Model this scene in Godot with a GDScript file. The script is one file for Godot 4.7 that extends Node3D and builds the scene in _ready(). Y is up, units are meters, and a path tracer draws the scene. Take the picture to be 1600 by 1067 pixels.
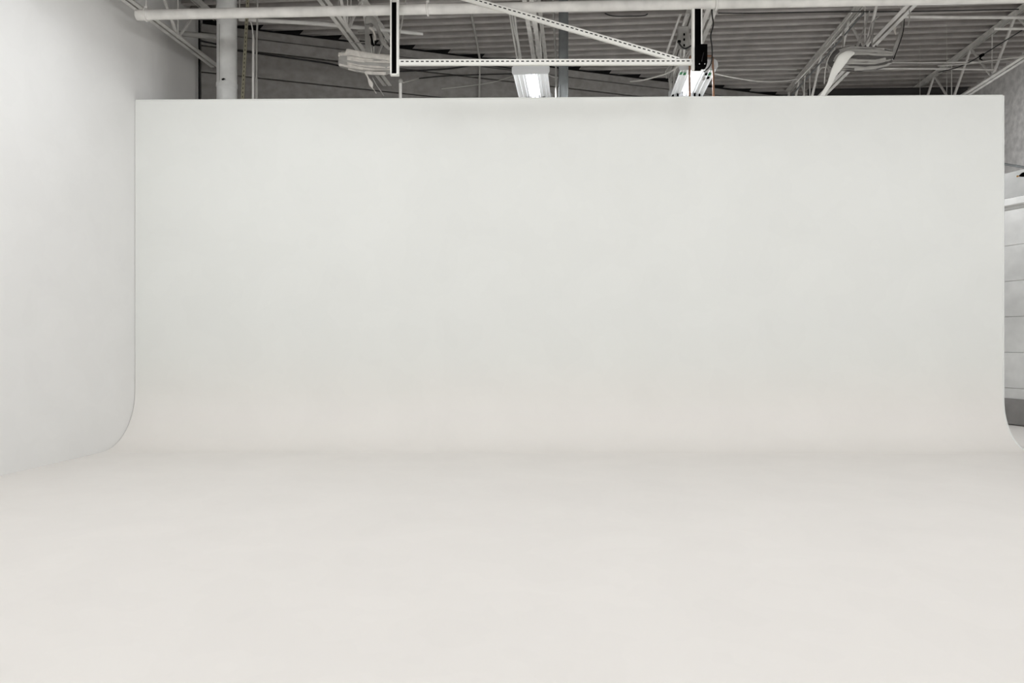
extends Node3D
# A white painted cyclorama in a warehouse studio. The building's axes are the scene's: -z runs away from the camera, y = 0 is the floor.

const EYE := Vector3(0, 1.3, 0)
const YAW := 5.0                      # the camera looks a little to the left of the joists' direction
const FOCAL := 1200.0
const LEFT_X := -5.58
const RIGHT_X := 7.35
const FRONT_Z := 14.0
const DECK_Y := 6.05
# rows of unseen strip lights added to light the studio: z and energy (below 0: shining down only); then the share of each of the six columns
const FILL_ROWS := [[-7.2, -2.4], [-4.4, 2.0], [0.0, -3.0], [4.0, 4.5], [9.0, 3.0]]
const FILL_COLUMNS := [0.75, 1.0, 0.85, 0.85, 1.1, 1.7]
const CHORD_Y := 5.31
const BACK_A := Vector3(-5.58, 0, -10.85)
const BACK_DIR := Vector3(0.9131, 0, -0.4077)

var M := {}
var names := {}
var rng := RandomNumberGenerator.new()


func _ready():
	rng.seed = 7
	# ---------------------------------------------------------------- camera, sky, exposure
	var cam := Camera3D.new()
	cam.name = "camera"
	cam.position = EYE
	cam.rotation_degrees.y = YAW
	cam.fov = rad_to_deg(2.0 * atan(533.5 / FOCAL))
	cam.near = 0.05
	cam.far = 200.0
	add_child(cam)
	cam.current = true
	var env := Environment.new()
	env.background_mode = Environment.BG_COLOR
	env.background_color = Color(0.6, 0.65, 0.7)
	env.tonemap_mode = Environment.TONE_MAPPER_LINEAR
	env.tonemap_exposure = 0.54
	env.sdfgi_enabled = true
	env.ssao_enabled = true
	env.ssil_enabled = true
	var we := WorldEnvironment.new()
	we.name = "environment"
	we.environment = env
	add_child(we)
	materials()
	# ---------------------------------------------------------------- structure
	floor_and_walls()
	ceiling()
	door()
	cyclorama()
	# ---------------------------------------------------------------- objects
	joists()
	fixtures()
	main_pipe()
	strut_frame()
	ducts_and_pipes()
	bundles()
	cables()
	small_things()


# ==================================================================== materials
func mat(called: String, c: Color, rough := 0.6, metal := 0.0) -> StandardMaterial3D:
	var m := StandardMaterial3D.new()
	m.resource_name = called
	m.albedo_color = c
	m.roughness = rough
	m.metallic = metal
	M[called] = m
	return m


func noise_map(freq: float, low: float, high: float, sd: int, octaves := 4) -> NoiseTexture2D:
	var n := FastNoiseLite.new()
	n.seed = sd
	n.noise_type = FastNoiseLite.TYPE_SIMPLEX_SMOOTH
	n.frequency = freq
	n.fractal_octaves = octaves
	var t := NoiseTexture2D.new()
	t.width = 512
	t.height = 512
	t.seamless = true
	t.noise = n
	var g := Gradient.new()
	g.set_color(0, Color(low, low, low))
	g.set_color(1, Color(high, high, high))
	t.color_ramp = g
	return t


func textured(m: StandardMaterial3D, t: Texture2D, s: float):
	m.albedo_texture = t
	m.uv1_triplanar = true
	m.uv1_world_triplanar = true
	m.uv1_scale = Vector3(s, s, s)


func materials():
	var soft := noise_map(0.006, 0.985, 1.0, 3)
	var grime := noise_map(0.012, 0.86, 1.0, 5)
	var concrete := noise_map(0.03, 0.80, 1.0, 9, 5)
	textured(mat("cyclorama_paint", Color(0.92, 0.925, 0.91), 0.75), soft, 0.22)
	textured(mat("floor_paint", Color(0.945, 0.93, 0.91), 0.6), soft, 0.3)
	var wl := mat("left_wall_paint", Color(1, 1, 1), 0.8)
	textured(wl, soft, 0.35)
	wl.vertex_color_use_as_albedo = true
	textured(mat("grey_wall", Color(0.62, 0.605, 0.59), 0.85), concrete, 0.45)
	textured(mat("right_wall", Color(0.90, 0.89, 0.88), 0.85), concrete, 0.4)
	textured(mat("door_white", Color(0.94, 0.94, 0.93), 0.6), grime, 0.3)
	textured(mat("deck", Color(0.76, 0.74, 0.725), 0.7), grime, 0.5)
	textured(mat("joist_paint", Color(0.88, 0.87, 0.85), 0.6), grime, 0.8)
	textured(mat("white_pipe", Color(0.92, 0.91, 0.89), 0.5), grime, 0.6)
	textured(mat("strut_white", Color(0.92, 0.915, 0.89), 0.5), soft, 1.0)
	textured(mat("duct_grey", Color(0.95, 0.95, 0.94), 0.5), grime, 0.5)
	textured(mat("dull_grey", Color(0.68, 0.67, 0.65), 0.7), grime, 1.0)
	textured(mat("column_steel", Color(0.42, 0.43, 0.43), 0.6), grime, 0.8)
	textured(mat("strap_tan", Color(0.60, 0.58, 0.50), 0.6), grime, 1.0)
	textured(mat("cloth_pale", Color(0.88, 0.86, 0.83), 0.9), grime, 2.0)
	textured(mat("cloth_grey", Color(0.36, 0.35, 0.34), 0.9), grime, 2.0)
	var sw := mat("sweep_paint", Color(1, 1, 1), 0.7)
	textured(sw, soft, 0.25)
	sw.vertex_color_use_as_albedo = true
	textured(mat("gap_dark", Color(0.24, 0.235, 0.23), 0.7), grime, 0.5)
	textured(mat("header_grey", Color(0.74, 0.74, 0.73), 0.8), grime, 0.4)
	textured(mat("foot_strip_grey", Color(0.58, 0.57, 0.56), 0.7), grime, 0.5)
	mat("black", Color(0.02, 0.02, 0.02), 0.9).metallic_specular = 0.1
	mat("void_black", Color(0.05, 0.05, 0.05), 0.9)
	mat("cable_black", Color(0.06, 0.06, 0.06), 0.6)
	mat("cable_white", Color(0.72, 0.71, 0.69), 0.6)
	mat("copper", Color(0.42, 0.30, 0.22), 0.6, 0.0)
	mat("brass", Color(0.72, 0.52, 0.25), 0.35, 0.7)
	mat("fixture_white", Color(0.96, 0.96, 0.96), 0.35)
	mat("fixture_grey", Color(0.72, 0.72, 0.72), 0.5)
	mat("green_label", Color(0.16, 0.42, 0.26), 0.6)
	var glow := mat("tube_glow", Color(0.95, 0.96, 1.0), 0.4)
	glow.emission_enabled = true
	glow.emission = Color(0.97, 0.98, 1.0)
	glow.emission_energy_multiplier = 6.0


# ==================================================================== naming
func numbered(called: String) -> String:
	var k: int = names.get(called, 0)
	names[called] = k + 1
	return called if k == 0 else "%s_%03d" % [called, k]


func thing(called: String, label: String, category: String, at := Vector3.ZERO, group := "") -> Node3D:
	var o := Node3D.new()
	o.name = numbered(called)
	o.position = at
	add_child(o, true)
	tag(o, label, category, group)
	return o


func tag(o: Node, label: String, category: String, group := ""):
	o.set_meta("label", label)
	o.set_meta("category", category)
	if group:
		o.set_meta("group", group)


func obj(called: String, st, m: String, parent: Node = null, at := Vector3.ZERO) -> MeshInstance3D:
	var o := MeshInstance3D.new()
	o.mesh = st.commit() if st is SurfaceTool else st
	o.material_override = M[m]
	o.position = at
	if parent == null:
		o.name = numbered(called)
		add_child(o, true)
	else:
		var key := called
		var k := 0
		while parent.has_node(NodePath(key)):
			k += 1
			key = "%s_%03d" % [called, k]
		o.name = key
		parent.add_child(o, true)
	return o


func structure(o: Node, label := ""):
	o.set_meta("kind", "structure")
	if label:
		o.set_meta("label", label)


# ==================================================================== geometry
func mb() -> SurfaceTool:
	var st := SurfaceTool.new()
	st.begin(Mesh.PRIMITIVE_TRIANGLES)
	return st


func tri(st: SurfaceTool, a: Vector3, b: Vector3, c: Vector3, out: Vector3):
	var n := (c - a).cross(b - a)
	if n.length_squared() < 1e-16:
		return
	n = n.normalized()
	if n.dot(out) < 0:
		n = -n
		var t := b
		b = c
		c = t
	for p in [a, b, c]:
		st.set_normal(n)
		st.set_uv(Vector2(p.x, p.y))
		st.add_vertex(p)


func quad(st: SurfaceTool, a: Vector3, b: Vector3, c: Vector3, d: Vector3, out: Vector3):
	tri(st, a, b, c, out)
	tri(st, a, c, d, out)


# a box with chamfered edges; x is where its centre and axes are
func box(st: SurfaceTool, x: Transform3D, size: Vector3, bevel := 0.0):
	var h := size * 0.5
	var b := minf(bevel, minf(h.x, minf(h.y, h.z)) * 0.9)
	for axis in 3:
		for s in [-1.0, 1.0]:
			var u := (axis + 1) % 3
			var v := (axis + 2) % 3
			var q := []
			for k in [[-1, -1], [1, -1], [1, 1], [-1, 1]]:
				var p := Vector3.ZERO
				p[axis] = s * h[axis]
				p[u] = k[0] * (h[u] - b)
				p[v] = k[1] * (h[v] - b)
				q.append(x * p)
			var n := Vector3.ZERO
			n[axis] = s
			quad(st, q[0], q[1], q[2], q[3], x.basis * n)
	if b <= 0.0:
		return
	for axis in 3:
		var u := (axis + 1) % 3
		var v := (axis + 2) % 3
		for su in [-1.0, 1.0]:
			for sv in [-1.0, 1.0]:
				var p1 := Vector3.ZERO
				p1[u] = su * h[u]
				p1[v] = sv * (h[v] - b)
				p1[axis] = h[axis] - b
				var p2 := p1
				p2[u] = su * (h[u] - b)
				p2[v] = sv * h[v]
				var p3 := p2
				p3[axis] = -p2[axis]
				var p4 := p1
				p4[axis] = -p1[axis]
				var n := Vector3.ZERO
				n[u] = su
				n[v] = sv
				quad(st, x * p1, x * p2, x * p3, x * p4, x.basis * n)
	for sx in [-1.0, 1.0]:
		for sy in [-1.0, 1.0]:
			for sz in [-1.0, 1.0]:
				var s := Vector3(sx, sy, sz)
				tri(st, x * (s * (h - Vector3(0, b, b))), x * (s * (h - Vector3(b, 0, b))), x * (s * (h - Vector3(b, b, 0))), x.basis * s)


func bx(st: SurfaceTool, centre: Vector3, size: Vector3, bevel := 0.0):
	box(st, Transform3D(Basis(), centre), size, bevel)


# a frame whose z runs from a to b and whose y leans to up
func along(a: Vector3, b: Vector3, up := Vector3.UP) -> Transform3D:
	var z := (b - a).normalized()
	if absf(z.dot(up)) > 0.98:
		up = Vector3.BACK
	var xx := up.cross(z).normalized()
	return Transform3D(Basis(xx, z.cross(xx), z), (a + b) * 0.5)


func bar(st: SurfaceTool, a: Vector3, b: Vector3, w: float, t: float, bevel := 0.0, up := Vector3.UP):
	box(st, along(a, b, up), Vector3(w, t, a.distance_to(b)), bevel)


# a round (or flattened, or wrinkled) sweep through points
func sweep(st: SurfaceTool, pts: Array, radii: Array, sides := 10, flat := 1.0, flat_axis := Vector3.UP, wrinkle: Array = [], caps := true):
	var rings := []
	var side := Vector3.ZERO
	for i in pts.size():
		var t: Vector3 = (pts[mini(i + 1, pts.size() - 1)] - pts[maxi(i - 1, 0)]).normalized()
		var y: Vector3 = flat_axis - t * t.dot(flat_axis)
		if y.length() < 0.1:
			y = Vector3.BACK - t * t.dot(Vector3.BACK)
		if i == 0 or flat != 1.0:
			y = y.normalized()
		else:
			y = (side - t * t.dot(side)).normalized()
		side = y
		var xx := y.cross(t).normalized()
		var ring := []
		for k in sides:
			var a := TAU * k / sides
			var r: float = radii[mini(i, radii.size() - 1)]
			if wrinkle:
				var fn: FastNoiseLite = wrinkle[0]
				r *= 1.0 + wrinkle[1] * 2.0 * fn.get_noise_3d(cos(a) * wrinkle[2], sin(a) * wrinkle[2], wrinkle[3] * i / (pts.size() - 1.0))
			ring.append(pts[i] + xx * cos(a) * r + y * sin(a) * r * flat)
		rings.append(ring)
	# smooth normals from neighbours
	var nrm := []
	for i in rings.size():
		var row := []
		for k in sides:
			var du: Vector3 = rings[i][(k + 1) % sides] - rings[i][(k + sides - 1) % sides]
			var dv: Vector3 = rings[mini(i + 1, rings.size() - 1)][k] - rings[maxi(i - 1, 0)][k]
			var n := du.cross(dv).normalized()
			if n.dot(rings[i][k] - pts[i]) < 0:
				n = -n
			row.append(n)
		nrm.append(row)
	for i in rings.size() - 1:
		for k in sides:
			var k2 := (k + 1) % sides
			var idx := [[i, k], [i, k2], [i + 1, k2], [i, k], [i + 1, k2], [i + 1, k]]
			for t0 in [0, 3]:
				var a: Vector3 = rings[idx[t0][0]][idx[t0][1]]
				var b: Vector3 = rings[idx[t0 + 1][0]][idx[t0 + 1][1]]
				var c: Vector3 = rings[idx[t0 + 2][0]][idx[t0 + 2][1]]
				var order := [0, 1, 2]
				if (c - a).cross(b - a).dot(nrm[i][k]) < 0:
					order = [0, 2, 1]
				for o in order:
					var e = idx[t0 + o]
					st.set_normal(nrm[e[0]][e[1]])
					st.set_uv(Vector2(float(e[1]) / sides, float(e[0])))
					st.add_vertex(rings[e[0]][e[1]])
	if caps:
		for e in [0, rings.size() - 1]:
			var other: Vector3 = pts[1] if e == 0 else pts[pts.size() - 2]
			for k in sides:
				tri(st, pts[e], rings[e][k], rings[e][(k + 1) % sides], pts[e] - other)


func tube(st: SurfaceTool, pts: Array, r: float, sides := 10):
	sweep(st, pts, [r], sides)


# a smooth curve through points
func curve(pts: Array, steps := 8) -> Array:
	var out := []
	for i in pts.size() - 1:
		var p0: Vector3 = pts[maxi(i - 1, 0)]
		var p1: Vector3 = pts[i]
		var p2: Vector3 = pts[i + 1]
		var p3: Vector3 = pts[mini(i + 2, pts.size() - 1)]
		for k in steps:
			out.append(p1.cubic_interpolate(p2, p0, p3, float(k) / steps))
	out.append(pts[pts.size() - 1])
	return out


# a list of radii stretched to n values
func spread(list: Array, n: int) -> Array:
	var out := []
	for i in n:
		var f := float(i) * (list.size() - 1) / (n - 1)
		var k := mini(int(f), list.size() - 2)
		out.append(lerpf(list[k], list[k + 1], f - k))
	return out


# the place that the photograph shows at (px, py), d metres away
func at(px: float, py: float, d: float) -> Vector3:
	var b := Basis(Vector3.UP, deg_to_rad(YAW))
	return EYE + b * (Vector3((px - 800.0) / FOCAL, (533.5 - py) / FOCAL, -1.0) * d)


# the place on the back wall at (px, py), off metres in front of it
func on_back(px: float, py: float, off := 0.0) -> Vector3:
	var n := Vector3(-BACK_DIR.z, 0, BACK_DIR.x)
	n = n if n.z > 0 else -n
	var ray := at(px, py, 1.0) - EYE
	return EYE + ray * ((BACK_A + n * off - EYE).dot(n) / ray.dot(n))


func path(px_d: Array) -> Array:
	var out := []
	for p in px_d:
		out.append(at(p[0], p[1], p[2]))
	return out


# ==================================================================== the room
func floor_and_walls():
	var st := mb()
	bx(st, Vector3(0.9, -0.15, -2.5), Vector3(14.2, 0.3, 34.0))
	structure(obj("floor", st, "floor_paint"), "white painted concrete studio floor")

	# left wall: sprayed white as far as the cyclorama, bare grey beyond it
	st = mb()
	var zs := [FRONT_Z + 0.2, 0.0, -6.0, -8.0]
	for k in 36:
		zs.append(-8.8 - k * 0.07)
	var ys := [0.0, 1.5, 3.0]
	for k in 14:
		ys.append(3.6 + k * 0.2)
	var fade := FastNoiseLite.new()
	fade.seed = 21
	fade.frequency = 0.9
	for i in zs.size() - 1:
		for j in ys.size() - 1:
			var c := [[zs[i], ys[j]], [zs[i + 1], ys[j + 1]], [zs[i + 1], ys[j]], [zs[i], ys[j]], [zs[i], ys[j + 1]], [zs[i + 1], ys[j + 1]]]
			for e in c:
				st.set_normal(Vector3.RIGHT)
				st.set_uv(Vector2(e[0], e[1]))
				st.set_color(paint(fade, e[0], e[1]))
				st.add_vertex(Vector3(LEFT_X, e[1], e[0]))
	st.set_color(Color(0.3, 0.3, 0.3))
	var z0: float = zs[0]
	var z1: float = zs[zs.size() - 1]
	var back := [Vector3(LEFT_X - 0.25, 0, z0), Vector3(LEFT_X - 0.25, 0, z1), Vector3(LEFT_X - 0.25, 6.2, z1), Vector3(LEFT_X - 0.25, 6.2, z0)]
	var face := [Vector3(LEFT_X, 0, z0), Vector3(LEFT_X, 0, z1), Vector3(LEFT_X, 6.2, z1), Vector3(LEFT_X, 6.2, z0)]
	quad(st, back[0], back[1], back[2], back[3], Vector3.LEFT)
	for k in 4:
		var k2 := (k + 1) % 4
		quad(st, back[k], back[k2], face[k2], face[k], [Vector3.DOWN, Vector3.FORWARD, Vector3.UP, Vector3.BACK][k])
	structure(obj("wall_left", st, "left_wall_paint"), "white painted side wall turning bare grey behind the cyclorama")

	# right and front walls
	st = mb()
	bx(st, Vector3(RIGHT_X + 0.125, 3.1, -2.5), Vector3(0.25, 6.2, 33.4))
	structure(obj("wall_right", st, "right_wall"), "grey side wall beyond the right end of the cyclorama")
	st = mb()
	bx(st, Vector3(0.9, 3.1, FRONT_Z + 0.125), Vector3(12.9, 6.2, 0.25))
	structure(obj("wall_front", st, "cyclorama_paint"), "grey wall behind the camera")

	# back wall: courses of wide grey panels with recessed joints, ending short of the deck
	var n := Vector3(0.4077, 0, 0.9131)
	var w := Node3D.new()
	w.name = "wall_back"
	w.transform = Transform3D(Basis(BACK_DIR, Vector3.UP, n), BACK_A)
	add_child(w)
	structure(w, "grey panelled wall running obliquely behind the cyclorama")
	st = mb()
	bx(st, Vector3(7.2, 3.1, -0.22), Vector3(14.8, 6.2, 0.2))
	obj("backing", st, "void_black", w)
	var courses := [0.0, 1.0, 2.0, 3.0, 4.0, 4.72, 5.27, 5.66, 5.85, 5.99]
	var joints := [0.03, 5.72, 11.0, 14.1]
	for j in courses.size() - 1:
		for i in joints.size() - 1:
			st = mb()
			var lo: float = courses[j] + 0.008
			var hi: float = courses[j + 1] - 0.008
			var proud := 0.0
			if j == 7:
				proud = 0.02
			box(st, Transform3D(Basis(), Vector3((joints[i] + joints[i + 1]) * 0.5, (lo + hi) * 0.5, -0.06 + proud)), Vector3(joints[i + 1] - joints[i] - 0.012, hi - lo, 0.12), 0.008)
			obj("wall_panel", st, "grey_wall", w)
	# a black gap where the two walls meet
	st = mb()
	bx(st, Vector3(LEFT_X + 0.045, 3.0, -10.79), Vector3(0.022, 6.0, 0.03), 0.004)
	structure(obj("trim_1", st, "void_black"), "black vertical joint in the corner behind the cyclorama")


func paint(fade: FastNoiseLite, z: float, y: float) -> Color:
	var edge := -9.82 + 0.22 * fade.get_noise_2d(z * 1.2, y) + 0.10 * fade.get_noise_2d(z * 5.0, y * 5.0 + 40.0)
	return Color(0.87, 0.865, 0.85).lerp(Color(0.66, 0.65, 0.63), smoothstep(edge + 0.42, edge - 0.42, z))


func rib(s: SurfaceTool, z: float):
	var a := 0.040
	var b := 0.012
	var x0 := LEFT_X + 0.005
	var x1 := RIGHT_X - 0.005
	var top := DECK_Y + 0.09
	quad(s, Vector3(x0, DECK_Y, z - a), Vector3(x1, DECK_Y, z - a), Vector3(x1, DECK_Y, z + a), Vector3(x0, DECK_Y, z + a), Vector3.DOWN)
	quad(s, Vector3(x0, DECK_Y, z + a), Vector3(x1, DECK_Y, z + a), Vector3(x1, top, z + b), Vector3(x0, top, z + b), Vector3(0, -0.5, 1))
	quad(s, Vector3(x0, DECK_Y, z - a), Vector3(x1, DECK_Y, z - a), Vector3(x1, top, z - b), Vector3(x0, top, z - b), Vector3(0, -0.5, -1))
	quad(s, Vector3(x0, top, z - b), Vector3(x1, top, z - b), Vector3(x1, top, z + b), Vector3(x0, top, z + b), Vector3.UP)
	for x in [x0, x1]:
		quad(s, Vector3(x, DECK_Y, z - a), Vector3(x, DECK_Y, z + a), Vector3(x, top, z + b), Vector3(x, top, z - b), Vector3(signf(x), 0, 0))


func ceiling():
	var root := Node3D.new()
	root.name = "ceiling"
	add_child(root)
	structure(root, "grey ribbed steel roof deck on open joists")
	var st := mb()
	bx(st, Vector3(0.9, DECK_Y + 0.185, -2.5), Vector3(13.8, 0.2, 33.6))
	obj("deck_slab", st, "deck", root)
	# one rib: a trapezoid across the room, flat below, sloping webs
	var pitch := 0.24
	var one := mb()
	rib(one, 0.0)
	var mesh := one.commit()
	var rest := mb()
	for k in 139:
		var z := FRONT_Z - 0.15 - k * pitch
		if z < -9.5 and z > -16.4:
			obj("deck_rib", mesh, "deck", root, Vector3(0, 0, z))
		else:
			rib(rest, z)
	obj("deck_ribs", rest, "deck", root).set_meta("kind", "stuff")


func door():
	# a wide white sectional door standing a little skew at the right, seen past the end of the cyclorama
	var a := at(1600, 666.5, 11.73)
	var b := at(1575, 663.5, 12.0)
	a.y = 0
	b.y = 0
	var dir := (b - a).normalized()
	var n := Vector3(-dir.z, 0, dir.x)
	if n.x > 0:
		n = -n
	var w := Node3D.new()
	w.name = "door_1"
	w.transform = Transform3D(Basis(dir, Vector3.UP, dir.cross(Vector3.UP)), a)
	add_child(w)
	structure(w, "white sectional loading door beyond the right end of the cyclorama")
	var inward := signf(w.transform.basis.z.dot(n))
	var y := 0.02
	var k := 0
	while y < 3.4:
		var st := mb()
		var h := 0.555
		bx(st, Vector3(0.0, y + h * 0.5, -0.04 * inward), Vector3(2.6, h - 0.004, 0.07), 0.007)
		obj("door_panel", st, "door_white", w)
		y += h
		k += 1
	var s2 := mb()
	bx(s2, Vector3(0.0, 3.46, 0.02 * inward), Vector3(2.7, 0.12, 0.09), 0.015)
	obj("door_rail", s2, "door_white", w)
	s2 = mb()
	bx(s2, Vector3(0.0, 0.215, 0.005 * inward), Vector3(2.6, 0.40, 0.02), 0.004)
	obj("foot_strip", s2, "foot_strip_grey", w)  # darker grey strip across the foot of the door
	s2 = mb()
	bx(s2, Vector3(0.0, 3.73, -0.05 * inward), Vector3(2.7, 0.41, 0.1), 0.012)
	obj("door_header", s2, "header_grey", w)
	s2 = mb()
	bx(s2, Vector3(0.0, 1.75, -0.12 * inward), Vector3(2.5, 3.5, 0.04))
	obj("door_backing", s2, "void_black", w)


func cove(f: float, top: float) -> Array:
	var r := lerpf(0.68, 0.58, f)
	var out := []
	for k in 9:
		out.append(Vector2(0, lerpf(top, r, k / 8.0)))
	for k in range(1, 25):
		var a := PI * 0.5 * k / 24.0
		out.append(Vector2(r * (1.0 - cos(a)), r * (1.0 - sin(a)) + 0.003))
	out.append(Vector2(r + 0.02, 0.0))
	return out


func cyclorama():
	var root := thing("cyclorama", "large white curved cyclorama wall sweeping into the studio floor", "backdrop")
	var lo := Vector3(LEFT_X + 0.004, 0, -9.23)
	var hi := Vector3(5.22, 0, -9.98)
	var top := 4.335
	# the wall's white is rolled into the floor's warmer white over the cove
	var wall_white := Color(0.92, 0.925, 0.91).srgb_to_linear()
	var floor_white := Color(0.945, 0.93, 0.91).srgb_to_linear()
	var cols := 40
	var grid := []
	for i in cols + 1:
		var f := float(i) / cols
		var base := lo.lerp(hi, f)
		var row := []
		for p in cove(f, top):
			row.append(base + Vector3(0, p.y, p.x))
		grid.append(row)
	var st := mb()
	var m: int = grid[0].size()
	for i in cols:
		for j in m - 1:
			for e in [[0, 0], [1, 0], [1, 1], [0, 0], [1, 1], [0, 1]]:
				var ii: int = i + e[0]
				var jj: int = j + e[1]
				var dv: Vector3 = grid[ii][mini(jj + 1, m - 1)] - grid[ii][maxi(jj - 1, 0)]
				var du: Vector3 = grid[mini(ii + 1, cols)][jj] - grid[maxi(ii - 1, 0)][jj]
				var nn := du.cross(dv).normalized()
				if nn.z < 0 or (nn.y < -0.01):
					nn = -nn
				st.set_normal(nn)
				st.set_uv(Vector2(ii, jj))
				st.set_color(wall_white.lerp(floor_white, smoothstep(1.5, 0.0, grid[ii][jj].y)))
				st.add_vertex(grid[ii][jj])
	st.set_color(wall_white)
	# the returns: top, right end, back
	var dz := Vector3(0, 0, -0.12)
	var a: Vector3 = grid[0][0]
	var b: Vector3 = grid[cols][0]
	quad(st, a, b, b + dz, a + dz, Vector3.UP)
	quad(st, a + dz, b + dz, Vector3(b.x, 0, b.z) + dz, Vector3(a.x, 0, a.z) + dz, Vector3.FORWARD)
	for j in m - 1:
		var p: Vector3 = grid[cols][j]
		var q: Vector3 = grid[cols][j + 1]
		quad(st, p, q, Vector3(q.x, q.y, b.z - 0.12), Vector3(p.x, p.y, b.z - 0.12), Vector3.RIGHT)
	obj("sweep", st, "sweep_paint", root)
	# corner beads along the top and the right end
	st = mb()
	bar(st, a + Vector3(0.01, 0.004, 0.004), b + Vector3(-0.01, 0.004, 0.004), 0.014, 0.014, 0.004)
	obj("top_bead", st, "cyclorama_paint", root)
	st = mb()
	var edge := []
	for j in m - 1:
		edge.append(grid[cols][j] + Vector3(0.0, 0.0, 0.0))
	sweep(st, edge, [0.011], 8)
	obj("edge_bead", st, "cyclorama_paint", root)


# ==================================================================== roof joists
func joists():
	var where := [
		[-5.30, "open web steel joist running close along the left wall"],
		[-3.00, "open web steel joist behind the left wrapped bundle"],
		[-0.60, "open web steel joist above the middle strip light"],
		[1.60, "open web steel joist beside the right black hanging post"],
		[3.95, "open web steel joist above the right wrapped bundle"],
		[6.28, "open web steel joist nearest the right wall, its lattice in view"]]
	for w in where:
		var x: float = w[0]
		var zend := BACK_A.z + (x - BACK_A.x) / BACK_DIR.x * BACK_DIR.z + 0.16
		var root := thing("roof_joist", w[1], "joist", Vector3(x, 0, 0), "steel roof joists")
		var z0 := FRONT_Z - 0.05
		for s in [-1.0, 1.0]:
			var st := mb()
			bx(st, Vector3(s * 0.042, CHORD_Y + 0.004, (z0 + zend) * 0.5), Vector3(0.055, 0.008, z0 - zend))
			bx(st, Vector3(s * 0.0185, CHORD_Y + 0.03, (z0 + zend) * 0.5), Vector3(0.008, 0.055, z0 - zend))
			obj("bottom_chord", st, "joist_paint", root)
			st = mb()
			bx(st, Vector3(s * 0.042, DECK_Y - 0.006, (z0 + zend) * 0.5), Vector3(0.055, 0.008, z0 - zend))
			bx(st, Vector3(s * 0.0185, DECK_Y - 0.034, (z0 + zend) * 0.5), Vector3(0.008, 0.055, z0 - zend))
			obj("top_chord", st, "joist_paint", root)
		var rest := mb()
		var pitch := 1.28
		var z := z0 - 0.2
		z = -11.68 + pitch * 20
		while z - pitch * 0.5 > zend:
			var lowz := z - pitch * 0.5
			var bars := [[Vector3(0, DECK_Y - 0.03, z), Vector3(0, CHORD_Y + 0.02, lowz), 0.034], [Vector3(0, CHORD_Y + 0.02, lowz), Vector3(0, DECK_Y - 0.03, maxf(z - pitch, zend)), 0.03], [Vector3(0, CHORD_Y + 0.02, lowz), Vector3(0, DECK_Y - 0.03, lowz), 0.016]]
			for b in bars:
				if b[0].z > z0 or b[1].z > z0:
					continue
				if lowz < -8.6:
					var st := mb()
					bar(st, b[0], b[1], b[2], b[2], 0.004, Vector3.RIGHT)
					obj("web_bar", st, "joist_paint", root)
				else:
					bar(rest, b[0], b[1], b[2], b[2], 0.0, Vector3.RIGHT)
			z -= pitch
		obj("web_lattice", rest, "joist_paint", root).set_meta("kind", "stuff")


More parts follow.
